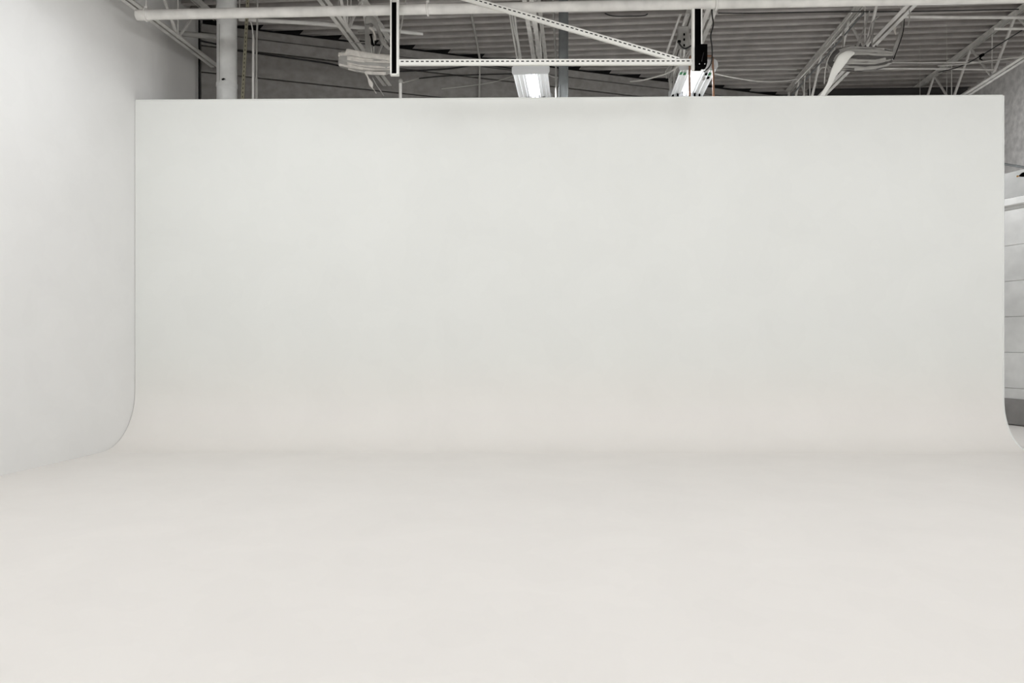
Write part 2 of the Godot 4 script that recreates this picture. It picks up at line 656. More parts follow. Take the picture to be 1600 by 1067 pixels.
# ==================================================================== strip lights
func make_fixture(label: String, x: float, z: float, energy: float, y := 4.71) -> Node3D:
	var root := thing("strip_light", label, "light fixture", Vector3(x, y, z), "fluorescent strip lights under the joists")
	var half := 0.56
	var st := mb()
	bx(st, Vector3(0, 0.108, 0), Vector3(0.20, 0.05, half * 2 - 0.02), 0.008)
	obj("housing", st, "fixture_white", root)
	# folded reflector: centre pan, two sloping wings with small return lips
	st = mb()
	var side := [Vector2(0.225, 0.0), Vector2(0.222, 0.016), Vector2(0.178, 0.044), Vector2(0.170, 0.030), Vector2(0.162, 0.050), Vector2(0.122, 0.066), Vector2(0.114, 0.044), Vector2(0.106, 0.066), Vector2(0.078, 0.050), Vector2(0.062, 0.080)]
	var prof := []
	for p in side:
		prof.append(Vector2(-p.x, p.y))
	side.reverse()
	prof.append_array(side)
	for i in prof.size() - 1:
		var p: Vector2 = prof[i]
		var q: Vector2 = prof[i + 1]
		for t in [0.0, 0.004]:
			quad(st, Vector3(p.x, p.y + t, -half), Vector3(q.x, q.y + t, -half), Vector3(q.x, q.y + t, half), Vector3(p.x, p.y + t, half), Vector3.DOWN if t == 0.0 else Vector3.UP)
	obj("reflector", st, "fixture_white", root)
	for s in [-1.0, 1.0]:
		# end plates with clipped corners
		st = mb()
		var outl := [Vector2(-0.23, 0.0), Vector2(0.23, 0.0), Vector2(0.245, 0.03), Vector2(0.245, 0.09), Vector2(0.21, 0.125), Vector2(-0.21, 0.125), Vector2(-0.245, 0.09), Vector2(-0.245, 0.03)]
		for t in [-0.004, 0.004]:
			for k in range(1, outl.size() - 1):
				tri(st, Vector3(outl[0].x, outl[0].y, s * half + t), Vector3(outl[k].x, outl[k].y, s * half + t), Vector3(outl[k + 1].x, outl[k + 1].y, s * half + t), Vector3(0, 0, t))
		for k in outl.size():
			var p: Vector2 = outl[k]
			var q: Vector2 = outl[(k + 1) % outl.size()]
			quad(st, Vector3(p.x, p.y, s * half - 0.004), Vector3(q.x, q.y, s * half - 0.004), Vector3(q.x, q.y, s * half + 0.004), Vector3(p.x, p.y, s * half + 0.004), Vector3((p.x + q.x) * 0.5, (p.y + q.y) * 0.5 - 0.06, 0))
		obj("end_plate", st, "fixture_grey", root)
	for tx in [-0.03, 0.03]:
		st = mb()
		tube(st, [Vector3(tx, 0.036, -half + 0.045), Vector3(tx, 0.036, half - 0.045)], 0.019, 14)
		obj("lamp_tube", st, "tube_glow", root)
	for tx in [-0.185, -0.118, 0.118, 0.185]:
		st = mb()
		bx(st, Vector3(tx, 0.03, -half + 0.025), Vector3(0.026, 0.05, 0.02), 0.004)
		obj("lamp_holder", st, "black", root)
	for tx in [-0.03, 0.03]:
		for s in [-1.0, 1.0]:
			st = mb()
			bx(st, Vector3(tx, 0.045, s * (half - 0.025)), Vector3(0.03, 0.055, 0.03), 0.004)
			obj("lamp_holder", st, "fixture_white", root)
	var lift := Vector3(0, DECK_Y - y, 0)
	for jx in [-5.3, -3.0, -0.6, 1.6, 3.95, 6.28]:
		if absf(jx - x) < 0.2:
			lift = Vector3(jx - x, CHORD_Y + 0.005 - y, 0)
	for s in [-1.0, 1.0]:
		st = mb()
		tube(st, [Vector3(0, 0.125, s * 0.45), lift + Vector3(0, 0, s * 0.45)], 0.004, 6)
		obj("hanger_wire", st, "cable_white", root)
	if energy < 0.0:      # deep reflector: a panel of light just under the tubes
		var p := AreaLight3D.new()
		p.name = "lamp_light"
		p.area_size = Vector2(0.14, 1.05)
		p.position = Vector3(0, -0.004, 0)
		p.rotation_degrees.x = -90
		p.light_color = Color(0.98, 0.99, 1.0)
		p.light_energy = -energy
		p.area_range = 40.0
		p.area_attenuation = 2.0
		p.shadow_enabled = true
		root.add_child(p)
		return root
	var l := OmniLight3D.new()      # added fixtures only: a point light open to the sides
	l.name = "lamp_light"
	l.position = Vector3(0, -0.16, 0)
	l.light_color = Color(0.99, 0.995, 1.0)
	l.light_energy = energy
	l.light_size = 0.12
	l.omni_range = 40.0
	l.omni_attenuation = 2.0
	l.shadow_enabled = true
	root.add_child(l)
	return root


func fixtures():
	make_fixture("lit strip light with white reflector, hung above the middle of the cyclorama", -0.625, -10.46, -14.0, 4.75)
	var green := make_fixture("lit strip light with green labels, beside the right black hanging post", 1.505, -10.48, -14.0, 4.75)
	for g in [[0.185, 0.50, "green_label"], [0.185, 0.30, "green_label"], [-0.19, 0.36, "green_label"], [-0.14, 0.34, "green_label"], [0.14, 0.30, "black"], [0.14, 0.46, "dull_grey"], [0.14, 0.12, "dull_grey"], [0.19, 0.16, "black"]]:
		var sq := mb()
		bx(sq, Vector3(g[0], 0.028, g[1]), Vector3(0.035, 0.004, 0.09), 0.001)
		obj("sticker", sq, g[2], green)
	make_fixture("unseen strip light added to brighten the aisle beyond the right end of the cyclorama", 5.45, -12.4, 3.0)  # hidden behind the cyclorama, added to lift the right wall and door
	for row in FILL_ROWS:  # added rows out of view, placed to even out the light
		var k := 0
		for x in [-5.2, -3.0, -0.62, 1.6, 3.95, 6.28]:
			make_fixture("unseen strip light in the rows added to light the studio floor in front of the cyclorama", maxf(x, -4.2), row[0], row[1] * FILL_COLUMNS[k], 5.15 if row[0] < -6.0 else 4.71)
			k += 1


# ==================================================================== pipe and strut frame
func main_pipe():
	var a := at(217, 23.5, 9.11)
	var b := at(1690, -5.5, 8.62)
	var root := thing("overhead_pipe", "thick white pipe running right across the top, on clevis hangers", "pipe")
	var st := mb()
	tube(st, [a, b], 0.0585, 24)
	obj("pipe", st, "white_pipe", root)
	st = mb()
	var d := (b - a).normalized()
	sweep(st, [a - d * 0.03, a - d * 0.022, a + d * 0.12, a + d * 0.125], [0.045, 0.062, 0.062, 0.0585], 24)
	obj("pipe_cap", st, "white_pipe", root)
	for px in [229.0, 686.0, 1138.0]:
		var f: float = (px - 217.0) / (1690.0 - 217.0)
		var c := a.lerp(b, f)
		st = mb()
		var ring := []
		for k in 17:
			var an := TAU * k / 16.0
			ring.append(c + Vector3(0, cos(an), sin(an)) * 0.066)
		sweep(st, ring, [0.012], 6)
		obj("clevis_hanger", st, "white_pipe", root)
		st = mb()
		tube(st, [c + Vector3(0, 0.06, 0), Vector3(c.x, DECK_Y + 0.01, c.z)], 0.006, 8)
		bx(st, c + Vector3(0, 0.085, 0), Vector3(0.04, 0.03, 0.03), 0.004)
		obj("hanger_rod", st, "white_pipe", root)


# a channel from a to b whose face (turned to out) has a row of slots
func strip(st: SurfaceTool, fr: Transform3D, s0: float, s1: float, h0: float, h1: float):
	for o in [0.0, -0.003]:
		quad(st, fr * Vector3(s0, h0, o), fr * Vector3(s1, h0, o), fr * Vector3(s1, h1, o), fr * Vector3(s0, h1, o), fr.basis.z * (1.0 if o == 0.0 else -1.0))


func slotted(a: Vector3, b: Vector3, w: float, depth: float, out: Vector3, slot_len := 0.034, slot_w := 0.013, pitch := 0.0575, off := 0.008) -> SurfaceTool:
	var st := mb()
	var z := (b - a).normalized()
	var n := (out - z * z.dot(out)).normalized()
	var v := z.cross(n)
	if v.y < 0:
		v = -v
	var length := a.distance_to(b)
	var fr := Transform3D(Basis(z, v, n), a)
	var hw := w * 0.5
	strip(st, fr, 0.0, length, off + slot_w * 0.5, hw)
	strip(st, fr, 0.0, length, -hw, off - slot_w * 0.5)
	var s := 0.0
	while s < length:
		strip(st, fr, s, minf(s + pitch - slot_len, length), off - slot_w * 0.5, off + slot_w * 0.5)
		s += pitch
	for e in [hw, -hw]:
		for t in [0.0, -0.003 * signf(e)]:
			quad(st, fr * Vector3(0, e + t, 0), fr * Vector3(length, e + t, 0), fr * Vector3(length, e + t, -depth), fr * Vector3(0, e + t, -depth), v * signf(e) * (1.0 if t == 0.0 else -1.0))
	quad(st, fr * Vector3(0, -hw, -depth), fr * Vector3(length, -hw, -depth), fr * Vector3(length, hw, -depth), fr * Vector3(0, hw, -depth), -n)
	for e in [0.0, length]:
		quad(st, fr * Vector3(e, -hw, 0), fr * Vector3(e, hw, 0), fr * Vector3(e, hw, -depth), fr * Vector3(e, -hw, -depth), z * (1.0 if e > 0 else -1.0))
	return st


func block(st: SurfaceTool, fp: Transform3D, x0: float, x1: float, y0: float, y1: float, z0: float, z1: float):
	box(st, Transform3D(fp.basis, fp * Vector3((x0 + x1) * 0.5, (y0 + y1) * 0.5, (z0 + z1) * 0.5)), Vector3(x1 - x0, y1 - y0, z1 - z0), 0.003)


func strut_frame():
	var root := thing("strut_frame", "hanging frame of white slotted struts with two black-faced posts and a diagonal brace", "strut frame")
	var face := (Basis(Vector3.UP, deg_to_rad(YAW)) * Vector3.BACK)
	var right := face.cross(Vector3.UP) * -1.0
	var d := 8.80
	var st: SurfaceTool
	# posts: open channels, white lips left and right of a black infill
	for spec in [[616.2, 117.0, 0.100, 611.9, 619.4, -8.0], [1089.6, 109.0, 0.116, 1085.6, 1095.4, -40.0]]:
		var foot := at(spec[0], spec[1], d)
		var head := Vector3(foot.x, DECK_Y - 0.005, foot.z)
		var basis := Basis(right, Vector3.UP, face)
		var w: float = spec[2]
		var inl := at(spec[3], spec[1], d) - foot
		var inr := at(spec[4], spec[1], d) - foot
		var xl := inl.dot(right)
		var xr := inr.dot(right)
		var h := head.y - foot.y
		var post := mb()
		var fp := Transform3D(basis, foot)
		block(post, fp, -w * 0.5, xl, 0.0, h, -0.04, 0.0)
		block(post, fp, xr, w * 0.5, 0.0, h, -0.04, 0.0)
		block(post, fp, -w * 0.5, w * 0.5, 0.0, h, -0.055, -0.04)
		if spec[0] < 800:
			block(post, fp, -w * 0.5, w * 0.5, 0.0, 0.018, -0.04, 0.0)
		obj("post", post, "strut_white", root)
		st = mb()
		var y0 := 0.018 if spec[0] < 800 else 0.0
		var y1: float = (spec[1] - 3.0) / FOCAL * d if spec[0] < 800 else h
		box(st, Transform3D(basis, foot + basis * Vector3((xl + xr) * 0.5, (y0 + y1) * 0.5, -0.022)), Vector3(xr - xl, y1 - y0, 0.034), 0.002)
		obj("black_infill", st, "black", root)
	# the cross bar between the posts and the brace up to the roof
	st = slotted(at(622.9, 97.0, d), at(1081.6, 96.2, d), 0.064, 0.04, face)
	obj("cross_bar", st, "strut_white", root)
	st = mb()
	bar(st, at(623.4, 96.0, d + 0.014), at(1081.2, 95.2, d + 0.014), 0.006, 0.045, 0.0)
	obj("slot_shade", st, "black", root)  # black strip inside the bar, put in as shade behind the slots
	var ba := at(1061, 93.5, d + 0.02)
	var bb := at(735, -1.5, d + 0.02)
	var far := ba + (bb - ba) * ((DECK_Y - 0.02 - ba.y) / (bb.y - ba.y))
	st = slotted(far, ba, 0.060, 0.035, face)
	obj("brace", st, "strut_white", root)
	st = mb()
	var lift := Vector3(0, 0.008, 0) - face * 0.012
	bar(st, far + lift, ba + lift, 0.006, 0.04, 0.0)
	obj("slot_shade", st, "black", root)  # the brace slots get their dark from this black strip too
	# the black receiver box clamped to the foot of the right post
	var bxr := thing("black_box", "black equipment box clamped to the foot of the right post", "equipment box", at(1094.6, 108.5, d + 0.0))
	st = mb()
	var basis2 := Basis(right, Vector3.UP, face)
	var hh := 35.0 / FOCAL * d
	var prof := [Vector2(-0.056, 0.0), Vector2(0.044, 0.0), Vector2(0.056, 0.05), Vector2(0.056, hh), Vector2(-0.056, hh)]
	for t in [0.005, 0.09]:
		for k in range(1, prof.size() - 1):
			tri(st, basis2 * Vector3(prof[0].x, prof[0].y, t), basis2 * Vector3(prof[k].x, prof[k].y, t), basis2 * Vector3(prof[k + 1].x, prof[k + 1].y, t), face * (t - 0.04))
	for k in prof.size():
		var p: Vector2 = prof[k]
		var q: Vector2 = prof[(k + 1) % prof.size()]
		quad(st, basis2 * Vector3(p.x, p.y, 0.005), basis2 * Vector3(q.x, q.y, 0.005), basis2 * Vector3(q.x, q.y, 0.09), basis2 * Vector3(p.x, p.y, 0.09), basis2 * Vector3((p.x + q.x) * 0.5, (p.y + q.y) * 0.5 - hh * 0.5, 0))
	obj("case", st, "black", bxr)
	for sx in [-0.035, 0.025]:
		st = mb()
		sweep(st, [basis2 * Vector3(sx, 0.03, 0.088), basis2 * Vector3(sx, 0.03, 0.096)], [0.006], 8)
		obj("screw", st, "fixture_grey", bxr)
	st = mb()
	sweep(st, curve([basis2 * Vector3(-0.01, 0.06, 0.095), basis2 * Vector3(0.0, 0.11, 0.098), basis2 * Vector3(0.014, 0.16, 0.092)], 4), [0.004], 6)
	obj("handle", st, "cable_black", bxr)


# ==================================================================== pipes and ducts
func single(called: String, st: SurfaceTool, m: String, label: String, category: String, group := "") -> MeshInstance3D:
	var o := obj(called, st, m)
	tag(o, label, category, group)
	return o


func ducts_and_pipes():
	var st: SurfaceTool
	# white round duct in the left corner
	var c := at(354.5, 533.5, 10.6)
	var root := thing("round_duct", "white round duct standing in the left corner behind the cyclorama", "duct", Vector3(c.x, 0, c.z))
	st = mb()
	sweep(st, [Vector3(0, 0, 0), Vector3(0, DECK_Y - 0.005, 0)], [0.139, 0.133], 32)
	obj("duct_pipe", st, "duct_grey", root)
	for y in [4.83, 5.88]:
		st = mb()
		sweep(st, [Vector3(0, y - 0.03, 0), Vector3(0, y - 0.026, 0), Vector3(0, y + 0.026, 0), Vector3(0, y + 0.03, 0)], [0.1375, 0.1405, 0.1405, 0.1375], 32)
		obj("duct_collar", st, "duct_grey", root)
	st = mb()
	bx(st, Vector3(-0.045, 5.23, 0.129), Vector3(0.006, 0.80, 0.008), 0.001)
	obj("duct_seam", st, "dull_grey", root)
	st = mb()
	sweep(st, [Vector3(0.0, 4.87, 0.135), Vector3(0.03, 4.87, 0.16), Vector3(0.055, 4.865, 0.165)], [0.012, 0.010, 0.004], 8)
	obj("damper_handle", st, "black", root)

	# dark steel column right of the middle light
	c = at(880.5, 533.5, 10.25)
	root = thing("steel_column", "dark grey steel column right of the middle strip light", "column", Vector3(c.x, 0, c.z))
	st = mb()
	bx(st, Vector3(-0.057, 3.02, 0), Vector3(0.012, 6.04, 0.13), 0.003)
	bx(st, Vector3(0.057, 3.02, 0), Vector3(0.012, 6.04, 0.13), 0.003)
	bx(st, Vector3(0, 3.02, 0.045), Vector3(0.114, 6.04, 0.012), 0.0)
	obj("shaft", st, "column_steel", root)
	st = mb()
	bx(st, Vector3(0, 0.012, 0), Vector3(0.26, 0.024, 0.26), 0.004)
	obj("base_plate", st, "column_steel", root)

	# thinner pipe under the big one, ending near the left black post
	st = mb()
	sweep(st, path([[373, 30, 10.72], [500, 37, 10.9], [648, 51.5, 11.2], [661, 53, 11.23]]), [0.028, 0.03, 0.026, 0.022], 14)
	single("branch_pipe", st, "white_pipe", "thin pale pipe sloping below the big white pipe, ending at the left post", "pipe")
	# pipe out of the left wall
	root = thing("wall_pipe", "grey pipe coming out of the left wall behind the big pipe", "pipe")
	st = mb()
	sweep(st, [at(270, 51.5, 10.42), at(300, 54.5, 10.55), at(345, 58.5, 10.95), at(362, 60.5, 11.05)], [0.037], 14)
	obj("pipe", st, "dull_grey", root)
	st = mb()
	sweep(st, [at(268, 51.3, 10.41), at(274, 51.9, 10.43)], [0.042], 14)
	obj("wall_flange", st, "dull_grey", root)
	# pale bracket on that wall
	st = mb()
	var zig := path([[283, 56, 10.45], [285, 60, 10.46], [291, 61, 10.5], [289, 65, 10.5], [296, 66, 10.56], [295.5, 69, 10.56]])
	sweep(st, zig, [0.011], 6)
	single("wall_bracket", st, "cable_white", "small pale zigzag bracket on the left wall under the grey pipe", "bracket")

	# slotted strap and two conduits right of the duct
	root = thing("slotted_strap", "tan slotted metal strap hanging beside the white duct", "strap")
	st = slotted(at(378.6, 156, 10.5), at(387.5, -12, 10.5), 0.044, 0.012, Vector3.BACK, 0.028, 0.010, 0.058, 0.0)
	obj("strap", st, "strap_tan", root)
	st = mb()
	bar(st, at(378.6, 155, 10.508), at(387.4, -10, 10.508), 0.03, 0.003, 0.0, Vector3.BACK)
	obj("slot_shade", st, "black", root)  # black behind the strap, shade added to its slots
	st = mb()
	sweep(st, curve(path([[391, 32, 10.45], [394, 42, 10.45], [395.4, 56, 10.45]])), [0.008, 0.009], 8)
	sweep(st, to_floor([[395.6, 54, 10.45], [395.9, 60, 10.45], [395.7, 100, 10.45], [395.5, 156, 10.45]]), [0.012, 0.017, 0.017], 10)
	single("conduit", st, "white_pipe", "white conduit with a bent wire top, left of the two beside the strap", "conduit", "conduits on the back wall")
	st = mb()
	sweep(st, to_floor([[402.3, -14, 10.45], [402, 40, 10.45], [401.0, 60, 10.45], [400.8, 120, 10.45], [400.6, 124, 10.45], [400.6, 156, 10.45]]), [0.013, 0.013, 0.013, 0.013, 0.02, 0.02], 10)
	single("conduit", st, "dull_grey", "straight grey conduit reaching the roof, right of the two beside the strap", "conduit", "conduits on the back wall")
	st = mb()
	tube(st, path([[374.4, -14, 10.4], [374.4, 28, 10.7]]), 0.007, 8)
	single("hanger_rod", st, "cable_white", "thin pale rod dropping to the thin pipe beside the duct", "rod", "thin hanger rods at the left")
	# bent conduit left of the middle light, thin conduit right of it
	st = mb()
	tube(st, [at(733, -14, 10.35), at(737, 26, 11.0), at(744, 60, 11.85), on_back(749.6, 92, 0.055), on_back(748.5, 160, 0.055)], 0.019, 10)
	single("conduit", st, "dull_grey", "bent grey conduit crossing the roof deck and running down the back wall", "conduit", "conduits on the back wall")
	st = mb()
	tube(st, path([[864, -22, 10.2], [865.5, 40, 10.3], [868.7, 90, 10.4], [869, 160, 10.4]]), 0.014, 8)
	single("conduit", st, "dull_grey", "thin straight conduit just left of the dark steel column", "conduit", "conduits on the back wall")
	# conduits at the right, tied under the joists
	var right_side := [
		[[[1408, 26, 10.6], [1480, 27, 10.5], [1660, 28, 10.3]], 0.022, "thicker pale conduit under the right end of the big pipe"],
		[[[1553, 45, 10.4], [1660, 45, 10.3]], 0.018, "short pale conduit crossing the rightmost joist"],
		[[[1392, 97.5, 11.6], [1440, 98, 11.6], [1530, 97, 11.5]], 0.011, "thin conduit behind the right wrapped bundle"],
		[[[1345, 107, 11.6], [1460, 107.5, 11.6], [1552, 109, 11.6]], 0.013, "lowest pale conduit ending at the rightmost joist"]]
	for r in right_side:
		st = mb()
		tube(st, path(r[0]), r[1], 8)
		single("conduit", st, "joist_paint", r[2], "conduit", "conduits tied under the right joists")

	# copper pipe frame round the right light
	root = thing("copper_pipe", "copper pipe bent square round the right strip light", "pipe")
	st = mb()
	sweep(st, path([[1115, 157, 9.69], [1114.6, 120, 9.69], [1113.4, 91, 9.69], [1112.4, 88.4, 9.69], [1110, 87.6, 9.69], [1082, 87.3, 9.69], [1079, 88, 9.69], [1077.8, 91, 9.69], [1077.4, 120, 9.69], [1077.8, 157, 9.69]]), [0.014], 10)
	obj("pipe", st, "copper", root)

	# pale post with a round cap, in front of the back wall
	c = at(625.5, 533.5, 10.3)
	root = thing("capped_post", "thin white post with a round cap under the left black post", "post", Vector3(c.x, 0, c.z))
	var capy := EYE.y + (533.5 - 127.0) / FOCAL * 10.3
	st = mb()
	tube(st, [Vector3(0, 0, 0), Vector3(0, capy - 0.02, 0)], 0.021, 12)
	obj("shaft", st, "white_pipe", root)
	st = mb()
	var ball := []
	var rr := []
	for k in 9:
		var a := -PI * 0.5 + PI * k / 8.0
		ball.append(Vector3(0, capy + 0.034 * sin(a), 0))
		rr.append(maxf(0.034 * cos(a), 0.002))
	sweep(st, ball, rr, 14)
	obj("cap", st, "dull_grey", root)


# the same, going on down to the floor from its last point
func to_floor(px_d: Array) -> Array:
	var out := path(px_d)
	var p: Vector3 = out[out.size() - 1]
	out.append(Vector3(p.x, 0.0, p.z))
	return out


# ==================================================================== wrapped bundles
func creases(sd: int, amount: float, around := 5.5, length := 0.9) -> Array:
	var n := FastNoiseLite.new()
	n.seed = sd
	n.frequency = 1.0
	n.fractal_octaves = 3
	n.fractal_type = FastNoiseLite.FRACTAL_RIDGED
	return [n, amount, around, length]


# gathered folds: strands laid round a spine
func strands(spine: Array, radii: Array, count: int, thick: float, sd: int) -> SurfaceTool:
	var st := mb()
	var r := RandomNumberGenerator.new()
	r.seed = sd
	var right := Basis(Vector3.UP, deg_to_rad(YAW)) * Vector3.BACK
	for k in count:
		var a := TAU * (k + r.randf() * 0.5) / count
		var turn := r.randf_range(-0.5, 0.5)
		var from := r.randi_range(0, 1)
		var pts := []
		var rr := []
		for i in range(from, spine.size() - r.randi_range(0, 1)):
			var an := a + turn * i / spine.size()
			pts.append(spine[i] + Vector3(0, sin(an), 0) * radii[i] * 0.93 + right * cos(an) * radii[i] * 0.75 + Vector3(0, r.randf_range(-0.006, 0.006), 0))
			rr.append(thick * r.randf_range(0.6, 1.25))
		sweep(st, curve(pts, 3), spread(rr, (pts.size() - 1) * 3 + 1), 8)
	return st


func bundles():
	var st: SurfaceTool
	# left bundle
	var root := thing("wrapped_bundle", "crumpled pale sheeting bundle hung beside the left black post", "bundle", Vector3.ZERO, "sheeting bundles hung from the joists")
	st = mb()
	sweep(st, path([[531, 92, 10.1], [533, 92.5, 10.1], [545, 94.5, 10.1], [560, 97, 10.1], [575, 99.5, 10.1], [590, 101, 10.1], [604, 102, 10.1], [612, 102, 10.12], [614, 102, 10.12]]), [0.07, 0.095, 0.105, 0.118, 0.125, 0.122, 0.115, 0.09, 0.05], 56, 0.8, Vector3.BACK, creases(4, 0.10))
	obj("body", st, "dull_grey", root)
	st = strands(path([[531, 93, 10.1], [545, 94.5, 10.1], [560, 97, 10.1], [575, 99.5, 10.1], [590, 101, 10.1], [604, 102, 10.1], [612, 102, 10.12]]), [0.095, 0.112, 0.122, 0.126, 0.122, 0.112, 0.095], 20, 0.018, 3)
	obj("folds", st, "cloth_pale", root)
	st = mb()
	sweep(st, curve(path([[541, 80.5, 10.02], [560, 84, 10.0], [585, 88, 10.0], [612, 91, 10.03]]), 5), [0.03, 0.035], 14, 0.6, Vector3.BACK, creases(8, 0.2))
	sweep(st, curve(path([[572, 113, 10.0], [590, 114.5, 10.0], [603, 114.5, 10.0]]), 5), [0.012, 0.022, 0.02], 12, 0.6, Vector3.BACK, creases(9, 0.2))
	obj("fold", st, "cloth_pale", root)
	st = mb()
	sweep(st, curve(path([[571, 112, 10.0], [574, 119, 10.0], [579, 130, 10.0], [582, 138, 10.0], [584, 140, 10.0], [588, 146, 10.0]]), 5), [0.02, 0.02, 0.018, 0.015, 0.012, 0.010, 0.010, 0.012, 0.02, 0.024, 0.028, 0.03, 0.024, 0.018, 0.008, 0.004], 10, 0.4, Vector3.BACK)
	obj("tail", st, "cloth_pale", root)
	st = mb()
	sweep(st, curve(path([[582, 121, 10.0], [589, 134, 10.0], [594, 141, 10.0], [600, 150, 10.0]]), 5), [0.004], 6)
	obj("loose_string", st, "cable_white", root)
	# its hanger and the drape above it
	root = thing("hanging_strap", "grey upright strap with draped cloth above the left bundle", "strap")
	st = mb()
	bar(st, at(575.5, 90, 10.2), at(574, 27, 10.2), 0.075, 0.02, 0.004, Vector3.BACK)
	obj("strap", st, "dull_grey", root)
	st = mb()
	sweep(st, curve(path([[571, 30, 10.15], [582, 32, 10.12], [589, 42, 10.1], [594, 55, 10.1], [599, 67, 10.1], [609, 77, 10.12]]), 6), [0.02, 0.05, 0.06, 0.055, 0.05, 0.045, 0.04, 0.04, 0.035, 0.03, 0.03, 0.02], 18, 0.4, Vector3.BACK, creases(14, 0.2))
	obj("drape", st, "dull_grey", root)
	st = mb()
	sweep(st, curve(path([[577, 43, 10.05], [583, 48, 10.05], [586, 58, 10.05], [586, 63, 10.05]]), 5), [0.012, 0.02, 0.014], 10, 0.5, Vector3.BACK)
	obj("loop", st, "cloth_pale", root)
	st = mb()
	sweep(st, curve(path([[579, 53, 10.08], [581, 62, 10.08], [584, 72, 10.08]]), 5), [0.014, 0.024, 0.012], 10, 0.5, Vector3.BACK)
	obj("dark_fold", st, "black", root)
	st = mb()
	bar(st, at(559, 49.5, 10.3), at(573, 48, 10.3), 0.05, 0.03, 0.004)
	bar(st, at(563, 61, 10.3), at(573, 62, 10.3), 0.03, 0.03, 0.004)
	bar(st, at(548, 66, 10.3), at(574, 66.5, 10.3), 0.016, 0.016, 0.003)
	obj("crosspiece", st, "dull_grey", root)

	# right bundle
	root = thing("wrapped_bundle", "grey gathered sheeting bundle with a bright white strip, at the right", "bundle", Vector3.ZERO, "sheeting bundles hung from the joists")
	st = mb()
	sweep(st, path([[1296, 99, 9.95], [1300, 97, 9.95], [1310, 93, 9.95], [1325, 92, 9.95], [1345, 92.5, 9.95], [1362, 92.5, 9.95], [1378, 91, 9.95], [1390, 90, 9.97], [1394, 90, 9.97]]), [0.05, 0.09, 0.13, 0.15, 0.15, 0.14, 0.12, 0.085, 0.05], 56, 0.7, Vector3.BACK, creases(24, 0.06))
	obj("body", st, "cloth_grey", root)
	st = strands(path([[1300, 100, 9.95], [1308, 94, 9.95], [1325, 92, 9.95], [1345, 92.5, 9.95], [1362, 92.5, 9.95], [1378, 91, 9.95], [1391, 90, 9.97]]), [0.075, 0.125, 0.15, 0.15, 0.14, 0.12, 0.085], 26, 0.017, 5)
	obj("folds", st, "dull_grey", root)
	st = mb()
	sweep(st, curve(path([[1335, 82.5, 9.80], [1326, 85, 9.77], [1317, 92, 9.77], [1307, 107, 9.8], [1302, 116, 9.82], [1296, 131, 9.84], [1290, 141, 9.86], [1281, 155, 9.88]]), 5), spread([0.012, 0.05, 0.072, 0.055, 0.042, 0.03, 0.026, 0.026], 36), 14, 0.35, Vector3.BACK)
	obj("white_strip", st, "strut_white", root)
	st = mb()
	sweep(st, curve(path([[1335, 108, 9.9], [1352, 107, 9.88], [1372, 104, 9.9], [1388, 100, 9.92]]), 5), [0.02, 0.024, 0.02], 12, 0.6, Vector3.BACK, creases(31, 0.2))
	obj("fold", st, "dull_grey", root)
	st = mb()
	bar(st, at(1378, 94, 9.92), at(1393, 92, 9.92), 0.10, 0.05, 0.012, Vector3.BACK)
	obj("dark_end", st, "cloth_grey", root)
	st = mb()
	sweep(st, curve(path([[1411, 32, 10.0], [1408, 50, 10.0], [1401, 72, 10.0], [1393, 92, 10.0]]), 6), spread([0.008, 0.018, 0.026, 0.03, 0.02], 19), 12, 0.4, Vector3.BACK, creases(37, 0.12))
	obj("net", st, "dull_grey", root)
	st = mb()
	sweep(st, curve(path([[1413, 30, 9.96], [1411, 50, 9.96], [1404, 72, 9.96], [1396, 93, 9.96]]), 6), [0.006], 6)
	obj("net_cord", st, "black", root)
	st = mb()
	sweep(st, curve(path([[1397, 42, 10.0], [1398, 48, 10.0], [1400, 54, 10.0]]), 4), [0.012, 0.03, 0.03, 0.02, 0.012], 12, 0.6, Vector3.BACK)
	obj("pale_knot", st, "cloth_pale", root)
	# wires the bundle hangs on
	var ties := [[[1359, 17, 10.1], [1350, 45, 10.1], [1338, 74, 10.05]], [[1373, 25, 10.1], [1362, 36, 10.1], [1359, 55, 10.1], [1347, 76, 10.05]], [[1366, 34, 10.1], [1363, 56, 10.1], [1362, 78, 10.05]], [[1318, 42, 10.3], [1317.5, 60, 10.3], [1317, 74, 10.15]]]
	for t in ties:
		st = mb()
		sweep(st, path(t), [0.009, 0.011], 6)
		obj("tie_wire", st, "dull_grey", root)
	for t in [[[1303, 78, 9.9], [1295, 90, 9.86], [1290, 107, 9.85], [1288, 131, 9.86]], [[1291, 105, 9.9], [1282, 108, 9.9], [1275, 125, 9.9], [1267, 154, 9.9]], [[1258, 118, 10.6], [1257, 130, 10.6], [1256, 152, 10.6]]]:
		st = mb()
		sweep(st, curve(path(t), 5), [0.007], 6)
		obj("loose_string", st, "cable_white", root)
	st = mb()
	for k in 5:
		var x := 1333.0 + k * 8.0
		sweep(st, path([[x, 76, 9.95], [x + 3, 72 - (k % 2) * 3, 9.93], [x + 6, 77, 9.95]]), [0.008, 0.016, 0.008], 8)
	obj("knots", st, "cloth_grey", root)


# ==================================================================== cables
func cable(pts: Array, r: float, m: String, label: String, called := "cable", steps := 6):
	var st := mb()
	tube(st, curve(pts, steps), r, 6)
	single(called, st, m, label, "cable")


func wall_path(list: Array) -> Array:
	var out := []
	for p in list:
		out.append(on_back(p[0], p[1], 0.06))
	return out


